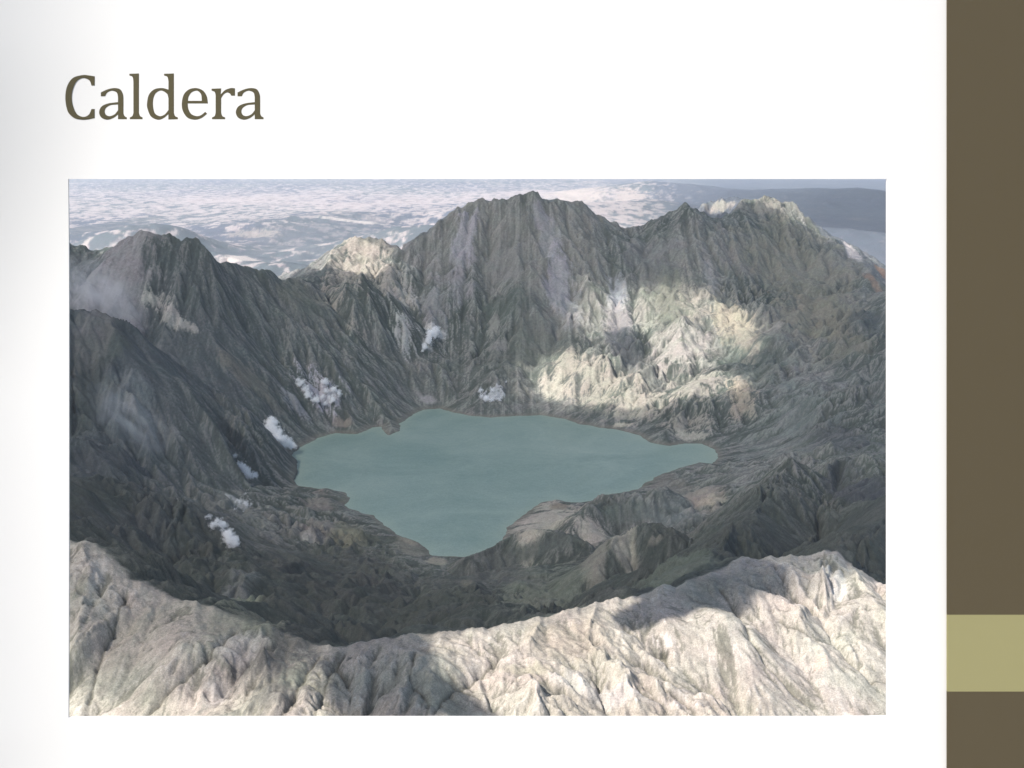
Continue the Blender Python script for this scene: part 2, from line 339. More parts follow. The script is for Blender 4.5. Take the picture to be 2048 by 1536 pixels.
# local tones, some of them painted shade, sun and smoke, world units: x, y, radius x, radius y, strength, colour
PATCHES = [
 (-53.4, 148.0, 5.38, 16.3, 0.6, (0.26, 0.24, 0.25), 0.2),  # pale smoke over the left wall, painted onto the rock
 (-48.1, 148.1, 2.02, 1.5, 0.7, (0.36, 0.34, 0.31), 0.5),
 (-45.2, 146.3, 1.86, 1.07, 0.7, (0.36, 0.34, 0.31), 0.5),
 (-42.9, 146.2, 1.46, 0.62, 0.7, (0.36, 0.34, 0.31), 0.5),
 (-45.5, 120.0, 2.18, 8.73, 0.4, (0.26, 0.24, 0.25), 0),
 (-40.1, 113.9, 3.11, 2.52, 0.35, (0.2, 0.22, 0.23), 0.2),
 (-36.2, 113.0, 3.08, 1.97, 0.45, (0.22, 0.22, 0.22), 0.2),
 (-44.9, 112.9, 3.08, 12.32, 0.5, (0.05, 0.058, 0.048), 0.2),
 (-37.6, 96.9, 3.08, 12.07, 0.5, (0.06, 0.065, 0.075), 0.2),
 (-8.3, 193.4, 2.11, 3.8, 0.75, (0.3, 0.28, 0.3), 0.3),
 (-9.2, 185.4, 2.53, 5.82, 0.6, (0.26, 0.24, 0.25), 0.3),
 (-12.6, 180.0, 2.86, 5.7, 0.6, (0.25, 0.24, 0.24), 0.4),
 (5.0, 196.7, 1.34, 2.37, 0.7, (0.26, 0.24, 0.25), 0.2),
 (6.7, 193.4, 1.93, 3.95, 0.7, (0.27, 0.26, 0.26), 0.2),
 (8.1, 186.0, 2.37, 5.67, 0.7, (0.29, 0.27, 0.29), 0.3),
 (9.5, 181.1, 1.98, 4.22, 0.6, (0.25, 0.25, 0.25), 0.3),
 (-1.2, 190.0, 4.32, 4.45, 0.5, (0.17, 0.165, 0.155), 0.3),
 (-1.1, 179.7, 5.72, 2.95, 0.6, (0.07, 0.085, 0.07), 0.1),
 (2.8, 172.1, 6.26, 4.07, 0.5, (0.1, 0.11, 0.085), 0.5),
 (-18.3, 179.9, 2.45, 6.77, 0.8, (0.36, 0.34, 0.31), 0.6),
 (-16.4, 172.9, 1.73, 3.3, 0.8, (0.4, 0.38, 0.36), 0.6),
 (-20.3, 182.9, 2.16, 5.9, 0.7, (0.33, 0.295, 0.255), 0.6),
 (-26.3, 190.5, 5.2, 20.79, 0.8, (0.3, 0.265, 0.225), 0.5),
 (-12.5, 175.9, 1.76, 1.22, 0.9, (0.5, 0.48, 0.46), 0.3),
 (-13.7, 172.7, 1.1, 0.72, 0.9, (0.5, 0.48, 0.46), 0.2),
 (17.7, 184.9, 2.02, 5.05, 0.7, (0.25, 0.26, 0.28), 0.3),
 (23.4, 193.5, 5.28, 7.42, 0.5, (0.16, 0.155, 0.15), 0.3),
 (33.7, 187.1, 1.02, 4.08, 0.6, (0.24, 0.23, 0.23), 0.3),
 (22.5, 179.7, 4.08, 5.95, 0.9, (0.25, 0.245, 0.21), 0.5),
 (28.6, 181.5, 4.13, 7.07, 0.9, (0.27, 0.25, 0.21), 0.6),
 (25.8, 168.9, 5.37, 6.62, 0.9, (0.28, 0.26, 0.235), 0.5),
 (26.1, 181.4, 3.3, 7.95, 0.7, (0.1, 0.11, 0.085), 0.9),
 (15.4, 157.3, 4.29, 2.97, 0.6, (0.1, 0.11, 0.085), 1.1),
 (35.6, 175.5, 3.19, 6.82, 0.9, (0.29, 0.26, 0.2), 0.4),
 (26.7, 156.2, 4.26, 6.72, 0.8, (0.27, 0.25, 0.215), 0.5),
 (17.6, 178.9, 2.44, 4.85, 0.7, (0.3, 0.27, 0.26), 0.3),
 (8.1, 167.5, 2.67, 3.85, 0.85, (0.27, 0.245, 0.205), 0.6),
 (6.4, 164.3, 1.87, 2.82, 0.9, (0.33, 0.3, 0.255), 0.5),
 (13.0, 162.2, 3.69, 4.3, 0.8, (0.275, 0.25, 0.21), 0.8),
 (18.0, 154.6, 4.22, 3.85, 0.8, (0.29, 0.265, 0.225), 0.7),
 (23.3, 148.1, 3.37, 3.1, 0.8, (0.27, 0.25, 0.21), 0.7),
 (17.5, 170.0, 3.09, 5.12, 0.5, (0.12, 0.12, 0.125), 0.2),  # band of shade across the sunlit wall, put into the colour
 (31.3, 151.0, 2.06, 4.75, 0.7, (0.36, 0.3, 0.23), 0.5),
 (24.0, 144.1, 2.62, 1.2, 0.7, (0.4, 0.36, 0.3), 0.3),
 (14.8, 150.5, 1.71, 0.72, 0.8, (0.45, 0.4, 0.32), 0.2),
 (50.2, 191.7, 9.59, 20.4, 0.6, (0.165, 0.155, 0.115), 0.3),
 (48.7, 173.9, 6.32, 13.27, 0.6, (0.175, 0.16, 0.12), 0.3),
 (48.3, 157.2, 4.29, 5.0, 0.5, (0.165, 0.155, 0.115), 0.3),
 (61.2, 186.7, 1.02, 4.07, 0.9, (0.2, 0.145, 0.11), 0.1),
 (64.7, 193.4, 0.7, 2.81, 0.9, (0.21, 0.145, 0.11), 0.1),
 (62.0, 200.3, 1.27, 5.1, 0.8, (0.42, 0.38, 0.36), 0),
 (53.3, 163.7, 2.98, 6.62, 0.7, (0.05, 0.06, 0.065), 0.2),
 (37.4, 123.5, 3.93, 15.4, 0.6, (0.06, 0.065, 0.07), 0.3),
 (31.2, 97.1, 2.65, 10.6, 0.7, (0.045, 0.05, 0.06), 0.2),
 (36.9, 140.9, 3.84, 9.17, 0.4, (0.17, 0.19, 0.18), 0.3),
 (32.1, 131.5, 3.59, 14.35, 0.4, (0.17, 0.18, 0.165), 0.3),
 (35.3, 163.2, 4.45, 9.55, 0.5, (0.09, 0.11, 0.095), 0.3),
 (19.1, 111.5, 2.28, 6.3, 0.85, (0.27, 0.235, 0.2), 0.2),
 (19.9, 108.0, 1.47, 1.4, 0.8, (0.33, 0.29, 0.23), 0.2),
 (17.5, 122.0, 2.22, 8.52, 0.5, (0.18, 0.16, 0.14), 0.1),
 (3.8, 109.9, 3.0, 7.75, 1.0, (0.33, 0.3, 0.255), 0.4),
 (1.6, 99.7, 1.36, 5.15, 1.0, (0.33, 0.3, 0.25), 0.3),
 (7.2, 101.5, 1.38, 2.42, 1.0, (0.32, 0.29, 0.25), 0.3),
 (9.3, 90.2, 1.07, 4.26, 0.9, (0.3, 0.28, 0.23), 0.1),
 (5.0, 115.2, 1.15, 1.27, 0.9, (0.2, 0.17, 0.13), 0.1),
 (11.6, 89.1, 1.05, 0.45, 0.6, (0.22, 0.2, 0.17), 0.1),
 (6.7, 89.2, 1.05, 4.22, 0.6, (0.26, 0.24, 0.2), 0.2),
 (2.5, 98.5, 4.03, 1.1, 0.85, (0.075, 0.085, 0.075), 0.2),
 (9.5, 68.4, 2.8, 11.2, 0.6, (0.11, 0.125, 0.1), 0.2),
 (10.8, 105.1, 2.87, 1.02, 0.7, (0.1, 0.115, 0.1), 0.2),
 (2.2, 85.2, 3.49, 13.95, 0.6, (0.15, 0.16, 0.125), 0.3),
 (-0.6, 95.6, 2.61, 4.27, 0.5, (0.085, 0.085, 0.08), 0.2),
 (-5.0, 88.2, 2.41, 8.95, 0.5, (0.06, 0.065, 0.055), 0.3),
 (-3.9, 92.3, 0.5, 2.01, 0.5, (0.18, 0.17, 0.13), 0),
 (-15.5, 105.4, 2.88, 4.75, 0.8, (0.17, 0.165, 0.12), 0.2),
 (-20.2, 115.8, 2.11, 4.52, 0.8, (0.19, 0.165, 0.145), 0.2),
 (-18.4, 105.5, 1.44, 4.27, 0.6, (0.22, 0.19, 0.18), 0.3),
 (-9.9, 104.0, 1.89, 3.2, 0.8, (0.2, 0.19, 0.155), 0.2),
 (-12.6, 104.6, 2.38, 1.8, 0.7, (0.05, 0.058, 0.048), 0.2),
 (-6.8, 99.9, 1.0, 1.3, 0.8, (0.27, 0.25, 0.2), 0.2),
 (-18.1, 101.1, 1.19, 0.75, 0.8, (0.3, 0.29, 0.27), 0),
 (-16.3, 68.5, 1.25, 4.98, 0.8, (0.19, 0.2, 0.15), 0.1),
 (-19.4, 77.2, 1.4, 5.61, 0.6, (0.16, 0.165, 0.16), 0.1),
 (-27.9, 107.0, 3.41, 7.77, 0.3, (0.15, 0.155, 0.15), 0.6),
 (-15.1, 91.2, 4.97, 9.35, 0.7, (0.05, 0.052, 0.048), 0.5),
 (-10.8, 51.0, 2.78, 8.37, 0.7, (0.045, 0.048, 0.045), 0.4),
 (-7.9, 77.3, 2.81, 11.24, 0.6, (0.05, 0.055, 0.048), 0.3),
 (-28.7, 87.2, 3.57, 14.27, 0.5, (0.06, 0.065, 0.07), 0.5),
 (-26.6, 152.6, 2.64, 1.67, 0.85, (0.4, 0.37, 0.4), 0.9),
 (-29.2, 148.2, 2.02, 1.22, 0.6, (0.3, 0.29, 0.3), 0.8),
 (-34.5, 144.9, 3.95, 2.45, 0.5, (0.17, 0.155, 0.12), 0.3),
 (-22.7, 149.6, 1.36, 1.02, 0.7, (0.24, 0.2, 0.17), 0.2),
 (-12.2, 163.1, 1.33, 0.92, 0.8, (0.28, 0.27, 0.26), 0.2),
 (-2.9, 161.9, 1.47, 0.9, 0.8, (0.42, 0.42, 0.44), 0.6),
 (-26.9, 109.7, 1.3, 0.52, 0.7, (0.38, 0.38, 0.38), 0.6),
 (-3.1, 177.6, 1.13, 2.45, 0.6, (0.26, 0.25, 0.22), 0.3),
 (-1.9, 173.0, 2.36, 1.25, 0.6, (0.24, 0.22, 0.21), 0.3),
 (-31.9, 165.7, 4.52, 4.0, 0.5, (0.12, 0.125, 0.095), 0.2),
 (47.7, 211.4, 5.77, 1.92, 0.8, (0.17, 0.16, 0.14), 0.3),
 (41.0, 216.6, 2.95, 0.9, 0.7, (0.3, 0.27, 0.23), 0.3),
 (35.7, 168.4, 2.3, 5.27, 0.6, (0.25, 0.225, 0.18), 0.4),
 (-205.0, 547.2, 14.92, 59.7, 0.8, (0.08, 0.09, 0.1), 0.2),
 (-208.9, 617.7, 8.42, 33.69, 0.7, (0.09, 0.1, 0.105), 0.2),
 (-75.6, 513.1, 25.65, 102.62, 0.6, (0.09, 0.1, 0.115), 0.3),
 (-100.9, 478.3, 13.04, 39.33, 0.5, (0.11, 0.115, 0.125), 0.3),
 (-112.5, 481.5, 10.94, 10.34, 0.6, (0.3, 0.26, 0.23), 0.3),
 (-79.0, 319.6, 5.81, 23.25, 0.8, (0.42, 0.37, 0.34), 0.2),
 (-80.5, 546.7, 17.39, 8.75, 0.8, (0.42, 0.37, 0.34), 0.2),
 (86.2, 803.9, 14.62, 58.46, 0.9, (0.36, 0.3, 0.27), 0.2),
 (49.8, 869.0, 23.7, 94.8, 0.8, (0.38, 0.32, 0.28), 0.2),
 (-20.0, 52.8, 0.43, 1.27, 0.7, (0.42, 0.38, 0.34), 0.2),  # near slope from here: ash tones, with shade and highlight spots painted in
 (-20.3, 51.8, 0.33, 0.85, 0.6, (0.12, 0.12, 0.09), 0.3),
 (-17.0, 50.4, 1.37, 1.22, 0.6, (0.22, 0.205, 0.17), 0.5),
 (-17.6, 48.2, 1.53, 1.3, 0.55, (0.2, 0.19, 0.155), 0.6),
 (-15.1, 45.8, 1.25, 0.75, 0.5, (0.2, 0.19, 0.155), 0.5),
 (-12.3, 53.7, 1.71, 6.84, 0.55, (0.2, 0.2, 0.15), 0.6),
 (-13.5, 50.0, 1.14, 1.4, 0.5, (0.26, 0.24, 0.2), 0.5),
 (-9.2, 46.7, 0.53, 1.12, 0.5, (0.2, 0.2, 0.16), 0.6),
 (-12.0, 48.3, 1.1, 1.1, 0.6, (0.4, 0.365, 0.335), 0.2),
 (-12.3, 46.1, 0.84, 0.82, 0.6, (0.4, 0.365, 0.335), 0.2),
 (-4.2, 45.6, 1.87, 2.1, 0.55, (0.25, 0.25, 0.22), 0.4),  # cloud shade on the slope, painted as a darker tone
 (-2.8, 45.2, 1.03, 1.32, 0.6, (0.2, 0.2, 0.165), 0.5),
 (2.2, 49.7, 1.36, 1.45, 0.6, (0.24, 0.21, 0.165), 0.8),
 (3.5, 49.9, 0.91, 1.67, 0.5, (0.27, 0.24, 0.19), 0.7),
 (0.8, 47.2, 1.29, 0.45, 0.5, (0.25, 0.24, 0.17), 0.4),
 (7.0, 50.6, 0.3, 0.35, 0.9, (0.05, 0.05, 0.04), 0),  # shadow inside the pit, painted dark
 (6.9, 51.1, 0.56, 0.35, 0.8, (0.42, 0.38, 0.34), 0.6),  # sunlit lip above the pit, painted pale
 (4.4, 46.8, 3.4, 0.65, 0.6, (0.38, 0.35, 0.325), 0.2),
 (13.6, 52.0, 1.42, 0.92, 0.4, (0.33, 0.32, 0.28), 0.5),
 (14.5, 51.7, 0.42, 0.35, 0.5, (0.45, 0.3, 0.24), 0),
 (15.3, 50.6, 1.38, 1.15, 0.5, (0.3, 0.28, 0.25), 0.5),
 (17.0, 57.8, 0.53, 1.32, 0.7, (0.52, 0.48, 0.44), 0.1),
 (12.2, 56.6, 1.8, 1.77, 0.5, (0.16, 0.165, 0.14), 0.3),  # cloud shade by the right crest, painted as a darker tone
]
#PATCHES_HERE
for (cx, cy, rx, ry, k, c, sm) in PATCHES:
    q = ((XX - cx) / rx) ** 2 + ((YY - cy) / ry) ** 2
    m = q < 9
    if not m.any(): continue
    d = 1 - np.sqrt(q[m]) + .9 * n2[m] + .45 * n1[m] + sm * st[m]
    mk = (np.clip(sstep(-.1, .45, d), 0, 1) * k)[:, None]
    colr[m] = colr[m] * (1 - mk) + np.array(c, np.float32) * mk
lay(sstep(.45, .95, gully) * .8, c3(.085, .08, .06))  # carved channels darkened too, partly crease shade in the colour
# muddy strand at the water's edge
lay(np.where(INL, 0, 1 - sstep(.1, 1.2, DS + .5 * n2)) * .6, c3(.17, .155, .125))
colr = np.clip(colr, .02, .8)

def build_grid(name, X, Y, Z, col):
    h, w = X.shape
    me = bpy.data.meshes.new(name)
    co = np.stack([X, Y, Z], -1).astype(np.float32).reshape(-1)
    idx = np.arange(h * w, dtype=np.int32).reshape(h, w)
    q = np.stack([idx[:-1, :-1], idx[:-1, 1:], idx[1:, 1:], idx[1:, :-1]], -1).reshape(-1)
    nq = q.size // 4
    me.vertices.add(h * w); me.vertices.foreach_set('co', co)
    me.loops.add(q.size); me.loops.foreach_set('vertex_index', q)
    me.polygons.add(nq); me.polygons.foreach_set('loop_start', np.arange(0, q.size, 4, dtype=np.int32))
    me.polygons.foreach_set('loop_total', np.full(nq, 4, np.int32))
    me.polygons.foreach_set('use_smooth', np.ones(nq, bool))
    me.update(calc_edges=True)
    if col is not None:
        a = me.color_attributes.new('rock', 'FLOAT_COLOR', 'POINT')
        a.data.foreach_set('color', np.concatenate([col, np.ones(col.shape[:2] + (1,), np.float32)], -1).reshape(-1))
    o = bpy.data.objects.new(name, me); COL.objects.link(o)
    return o
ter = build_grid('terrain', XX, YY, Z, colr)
ter['kind'] = 'structure'
ter['label'] = 'steep gullied caldera walls, pale ash rim and hilly plain beyond'
print('terrain', time.time() - T0)
if globals().get('PROBE'): raise SystemExit(0)

# ------------------------------------------------------------------ materials
def new_mat(name):
    m = bpy.data.materials.new(name); m.use_nodes = True
    nt = m.node_tree; nt.nodes.clear()
    out = nt.nodes.new('ShaderNodeOutputMaterial')
    return m, nt, out
def nd(nt, t, **kw):
    n = nt.nodes.new(t)
    for k, v in kw.items():
        if k in n.inputs: n.inputs[k].default_value = v
        else: setattr(n, k, v)
    return n
def rock_mat():
    m, nt, out = new_mat('volcanic_rock')
    L = nt.links.new
    b = nd(nt, 'ShaderNodeBsdfPrincipled', Roughness=.95); b.inputs['Specular IOR Level'].default_value = .15
    at = nd(nt, 'ShaderNodeAttribute', attribute_name='rock')
    tc = nd(nt, 'ShaderNodeTexCoord')
    n1 = nd(nt, 'ShaderNodeTexNoise', Scale=2.6, Detail=9.0, Roughness=.68); L(tc.outputs['Object'], n1.inputs['Vector'])
    nf = nd(nt, 'ShaderNodeTexNoise', Scale=15.0, Detail=6.0, Roughness=.7); L(tc.outputs['Object'], nf.inputs['Vector'])
    rf = nd(nt, 'ShaderNodeMapRange'); rf.inputs['From Min'].default_value = .3; rf.inputs['From Max'].default_value = .7
    rf.inputs['To Min'].default_value = .65; rf.inputs['To Max'].default_value = 1.35; L(nf.outputs['Fac'], rf.inputs['Value'])
    r1 = nd(nt, 'ShaderNodeMapRange'); r1.inputs['From Min'].default_value = .25; r1.inputs['From Max'].default_value = .75
    r1.inputs['To Min'].default_value = .68; r1.inputs['To Max'].default_value = 1.32; L(n1.outputs['Fac'], r1.inputs['Value'])
    mx = nd(nt, 'ShaderNodeVectorMath', operation='MULTIPLY'); L(at.outputs['Color'], mx.inputs[0]); L(r1.outputs['Result'], mx.inputs[1])
    n2 = nd(nt, 'ShaderNodeTexNoise', Scale=.35, Detail=6.0, Roughness=.6); L(tc.outputs['Object'], n2.inputs['Vector'])
    cr = nd(nt, 'ShaderNodeValToRGB'); L(n2.outputs['Fac'], cr.inputs['Fac'])
    cr.color_ramp.elements[0].position = .35; cr.color_ramp.elements[0].color = (.97, 1.02, .98, 1)
    cr.color_ramp.elements[1].position = .65; cr.color_ramp.elements[1].color = (1.03, .99, 1.0, 1)
    m2 = nd(nt, 'ShaderNodeVectorMath', operation='MULTIPLY'); m3 = nd(nt, 'ShaderNodeVectorMath', operation='MULTIPLY'); L(mx.outputs[0], m3.inputs[0]); L(rf.outputs[0], m3.inputs[1]); L(m3.outputs[0], m2.inputs[0]); L(cr.outputs['Color'], m2.inputs[1])
    L(m2.outputs[0], b.inputs['Base Color'])
    n3 = nd(nt, 'ShaderNodeTexNoise', Scale=5.0, Detail=8.0, Roughness=.7); L(tc.outputs['Object'], n3.inputs['Vector'])
    bp = nd(nt, 'ShaderNodeBump', Strength=.6, Distance=.1); L(n3.outputs['Fac'], bp.inputs['Height']); L(bp.outputs['Normal'], b.inputs['Normal'])
    L(b.outputs[0], out.inputs['Surface'])
    return m
ter.data.materials.append(rock_mat())

def water_mat():
    m, nt, out = new_mat('mineral_water'); L = nt.links.new
    b = nd(nt, 'ShaderNodeBsdfPrincipled', Roughness=.4); b.inputs['Specular IOR Level'].default_value = .12
    tc = nd(nt, 'ShaderNodeTexCoord')
    n1 = nd(nt, 'ShaderNodeTexNoise', Scale=.09, Detail=6.0, Roughness=.65, Distortion=.8); L(tc.outputs['Object'], n1.inputs['Vector'])
    n2 = nd(nt, 'ShaderNodeTexNoise', Scale=2.2, Detail=6.0, Roughness=.75); L(tc.outputs['Object'], n2.inputs['Vector'])
    ad = nd(nt, 'ShaderNodeMath', operation='MULTIPLY_ADD'); L(n2.outputs['Fac'], ad.inputs[0]); ad.inputs[1].default_value = .55; L(n1.outputs['Fac'], ad.inputs[2])
    cr = nd(nt, 'ShaderNodeValToRGB'); L(ad.outputs[0], cr.inputs['Fac'])
    cr.color_ramp.elements[0].position = .55; cr.color_ramp.elements[0].color = WATER_A
    cr.color_ramp.elements[1].position = 1.0; cr.color_ramp.elements[1].color = WATER_B
    sa = nd(nt, 'ShaderNodeAttribute', attribute_name='shallows'); sm = nd(nt, 'ShaderNodeMix', data_type='RGBA')
    L(sa.outputs['Fac'], sm.inputs[0]); L(cr.outputs['Color'], sm.inputs[6]); sm.inputs[7].default_value = (.27, .33, .26, 1)
    ng = nd(nt, 'ShaderNodeTexNoise', Scale=5.0, Detail=3.0, Roughness=.8); L(tc.outputs['Object'], ng.inputs['Vector'])
    gr = nd(nt, 'ShaderNodeMapRange'); gr.inputs['From Min'].default_value = .3; gr.inputs['From Max'].default_value = .7; gr.inputs['To Min'].default_value = .86; gr.inputs['To Max'].default_value = 1.14; L(ng.outputs['Fac'], gr.inputs['Value'])
    vm = nd(nt, 'ShaderNodeVectorMath', operation='MULTIPLY'); L(sm.outputs[2], vm.inputs[0]); L(gr.outputs[0], vm.inputs[1]); L(vm.outputs[0], b.inputs['Base Color'])
    bp = nd(nt, 'ShaderNodeBump', Strength=.5, Distance=.06); L(n2.outputs['Fac'], bp.inputs['Height']); L(bp.outputs['Normal'], b.inputs['Normal'])
    L(b.outputs[0], out.inputs['Surface'])
    return m
WATER_A = (.135, .215, .185, 1); WATER_B = (.245, .315, .275, 1)
# lake sheet
me = bpy.data.meshes.new('lake'); bm = bmesh.new()
c = SHORE.mean(0)
ring = []
for i, p in enumerate(SHORE):
    a = SHORE[i - 1]; b_ = SHORE[(i + 1) % len(SHORE)]
    t = b_ - a; nrm = np.array([t[1], -t[0]]); nrm /= np.linalg.norm(nrm)
    area = 1
    if np.dot(nrm, p - c) < 0: nrm = -nrm
    ring.append(p)
gx = np.linspace(SHORE[:, 0].min() - .6, SHORE[:, 0].max() + .6, 120); gy = np.linspace(SHORE[:, 1].min() - .6, SHORE[:, 1].max() + .6, 120)
LX, LY = np.meshgrid(gx, gy)
dl, il = poly_sd(LX, LY, SHORE)
keep = il | (dl < .9)
vs = {}
for j in range(119):
    for i in range(119):
        if keep[j:j + 2, i:i + 2].all():
            f = []
            for (jj, ii) in ((j, i), (j, i + 1), (j + 1, i + 1), (j + 1, i)):
                if (jj, ii) not in vs: vs[(jj, ii)] = bm.verts.new((gx[ii], gy[jj], LAKE))
                f.append(vs[(jj, ii)])
            bm.faces.new(f)
bm.to_mesh(me); bm.free()
vco = np.empty(len(me.vertices) * 3, np.float32); me.vertices.foreach_get('co', vco); vco = vco.reshape(-1, 3)
vd, vi = poly_sd(vco[:, 0], vco[:, 1], SHORE)
shal = np.where(vi, np.exp(-vd / .9), 1) * .55 + .5 * np.exp(-((vco[:, 0] - 24) / 5) ** 2 - ((vco[:, 1] - 137) / 4) ** 2)
at_ = me.attributes.new('shallows', 'FLOAT', 'POINT'); at_.data.foreach_set('value', np.clip(shal + .25 * fbm(vco[:, 0] * .3, vco[:, 1] * .3, 4, 901), 0, 1).astype(np.float32))
lake = bpy.data.objects.new('lake', me); COL.objects.link(lake); me.materials.append(water_mat())
lake['kind'] = 'structure'; lake['label'] = 'turquoise grey crater lake on the caldera floor'

# ------------------------------------------------------------------ light
SUN_AZ = math.radians(50); SUN_EL = math.radians(47)
S = np.array([-math.sin(SUN_AZ) * math.cos(SUN_EL), -math.cos(SUN_AZ) * math.cos(SUN_EL), math.sin(SUN_EL)])
sl = bpy.data.lights.new('sun', 'SUN'); sl.energy = 5.0; sl.angle = math.radians(.55); sl.color = (1, .955, .90)
so = bpy.data.objects.new('sun', sl); COL.objects.link(so)
from mathutils import Vector
so.rotation_euler = Vector(S).to_track_quat('Z', 'Y').to_euler(); so.location = (-60, -60, 80)
w = bpy.data.worlds.new('World'); scene.world = w; w.use_nodes = True
nt = w.node_tree; bg = nt.nodes['Background']
sky = nt.nodes.new('ShaderNodeTexSky'); sky.sky_type = 'NISHITA'; sky.sun_disc = False
sky.sun_elevation = SUN_EL; sky.sun_rotation = PI + SUN_AZ
nt.links.new(sky.outputs[0], bg.inputs[0]); bg.inputs[1].default_value = .12

# ------------------------------------------------------------------ clouds that shade the crater (high above, real meshes)
def cloud_mat():
    m, nt, out = new_mat('cloud_vapour'); L = nt.links.new
    b = nd(nt, 'ShaderNodeBsdfDiffuse'); b.inputs['Color'].default_value = (.86, .87, .88, 1)
    t = nd(nt, 'ShaderNodeBsdfTransparent'); mx = nd(nt, 'ShaderNodeMixShader')
    at = nd(nt, 'ShaderNodeAttribute', attribute_name='vapour_thickness')
    L(at.outputs['Fac'], mx.inputs['Fac']); L(t.outputs[0], mx.inputs[1]); L(b.outputs[0], mx.inputs[2])
    L(mx.outputs[0], out.inputs['Surface']); return m
CM = cloud_mat()
def cloud(label, alt, g, field, x0, x1, y0, y1, step, thick, full=.54, soft=.2):
    """field(x,y) is >0 where the ground at height g lies in this cloud's shade"""
    gx = np.arange(x0, x1, step); gy = np.arange(y0, y1, step)
    A, B = np.meshgrid(gx, gy)
    k = (alt - g) / S[2]
    m = field(A, B) + .18 * fbm(A * .09, B * .09, 5, 801) + .20 * fbm(A * .45, B * .45, 4, 811)
    keep = m > 0
    t = thick * np.sqrt(np.clip(m, 0, 1))
    t = t * (1 + .5 * fbm(A * .15, B * .15, 4, 821)) + .15
    bm = bmesh.new(); top = {}; bot = {}; dl_ = bm.verts.layers.float.new('vapour_thickness')
    dens = full * sstep(0, soft, m)
    ox, oy = S[0] * k, S[1] * k
    H, W = A.shape
    K = keep[:-1, :-1] & keep[1:, :-1] & keep[:-1, 1:] & keep[1:, 1:]
    def v(d, j, i, s):
        if (j, i) not in d:
            d[(j, i)] = bm.verts.new((A[j, i] + ox, B[j, i] + oy, alt + (t[j, i] if s else -.3 * t[j, i])))
            d[(j, i)][dl_] = float(dens[j, i])
        return d[(j, i)]
    for j, i in zip(*np.nonzero(K)):
        q = [(j, i), (j, i + 1), (j + 1, i + 1), (j + 1, i)]
        bm.faces.new([v(top, a, b, 1) for a, b in q]); bm.faces.new([v(bot, a, b, 0) for a, b in reversed(q)])
        for (dj, di, e) in ((-1, 0, (0, 1)), (0, 1, (1, 2)), (1, 0, (2, 3)), (0, -1, (3, 0))):
            jj, ii = j + dj, i + di
            if jj < 0 or ii < 0 or jj >= K.shape[0] or ii >= K.shape[1] or not K[jj, ii]:
                a, b = q[e[0]], q[e[1]]
                bm.faces.new([v(bot, *a, 0), v(bot, *b, 0), v(top, *b, 1), v(top, *a, 1)])
    me = bpy.data.meshes.new('cloud'); bm.to_mesh(me); bm.free()
    for p in me.polygons: p.use_smooth = True
    o = bpy.data.objects.new('cloud', me); COL.objects.link(o); me.materials.append(CM)
    o['label'] = label; o['category'] = 'cloud'; o['group'] = 'clouds drifting over the volcano'
    return o
def ell(A, B, cx, cy, rx, ry, rot=0):
    c_, s_ = math.cos(rot), math.sin(rot)
    u = ((A - cx) * c_ + (B - cy) * s_) / rx; v = (-(A - cx) * s_ + (B - cy) * c_) / ry
    return 1 - np.sqrt(u * u + v * v)
CLOUDS = True
def main_field(A, B):
    d, i = poly_sd(A.astype(np.float32), B.astype(np.float32), RIM)
    f = np.where(i, d, -d) / 12.0 - .05
    f = np.where(B > 120, f + 1.0, f)                       # reaches over the far rim
    f = np.minimum(f, 1)
    for (cx, cy, zg, rx, ry, k) in GAPS:
        f = np.minimum(f, -ell(A, B, cx + S[0] / S[2] * (-30 - zg), cy + S[1] / S[2] * (-30 - zg), rx, ry) * k)
    f = np.maximum(f, ell(A, B, 17.5, 171.5, 3.2, 7) * .5)
    return f
GAPS = [(25, 175, -29, 13, 13, .6), (11, 163, -33, 11, 8, .6), (23, 158, -35, 11, 6, .6), (-29, 191, -19, 8, 8, 1.2)]
if CLOUDS:
    cloud('large ragged cloud bank hanging over the crater lake', 16, -30, main_field, -90, 90, 40, 232, .8, 6)
    cloud('small ragged cloud beside the camera side of the rim', 8, -23, lambda A, B: np.maximum(ell(A, B, -5.2, 47.6, 2.6, 3.6, .3), ell(A, B, -4.6, 45.6, 3.8, 1.8, -.3)) * .95, -10, 2, 40, 56, .12, 1.2, .93, .2)
    cloud('small torn cloud right of the near crest', 8, -23, lambda A, B: np.maximum(ell(A, B, 10.4, 57.4, 4.8, 3.4, .5), ell(A, B, 8.2, 54.2, 3.8, 1.1, .7)) * 1.0, 0, 20, 46, 66, .12, 1.2, .93, .2)
    cloud('broad cloud sheet over the right hand plain', 30, -38, lambda A, B: ell(A, B, 260, 620, 230, 330) * .9, -10, 520, 240, 1000, 4, 14, .5, .6)

# ------------------------------------------------------------------ haze
hm, nt, out = new_mat('haze_air')
pv = nd(nt, 'ShaderNodeVolumePrincipled'); pv.inputs['Color'].default_value = (.86, .92, 1, 1); pv.inputs['Density'].default_value = .0004
pv.inputs['Anisotropy'].default_value = .2
nt.links.new(pv.outputs[0], out.inputs['Volume'])
HAZE = True
if HAZE:
    bm = bmesh.new(); bmesh.ops.create_cube(bm, size=1)
    for v in bm.verts:
        v.co.x *= 20400; v.co.y = 6020 if v.co.y > 0 else -60; v.co.z = 52 if v.co.z > 0 else -75
    me = bpy.data.meshes.new('haze'); bm.to_mesh(me); bm.free(); me.materials.append(hm)
    o = bpy.data.objects.new('haze', me); COL.objects.link(o); o['kind'] = 'stuff'; o['label'] = 'thin blue haze over the volcano'

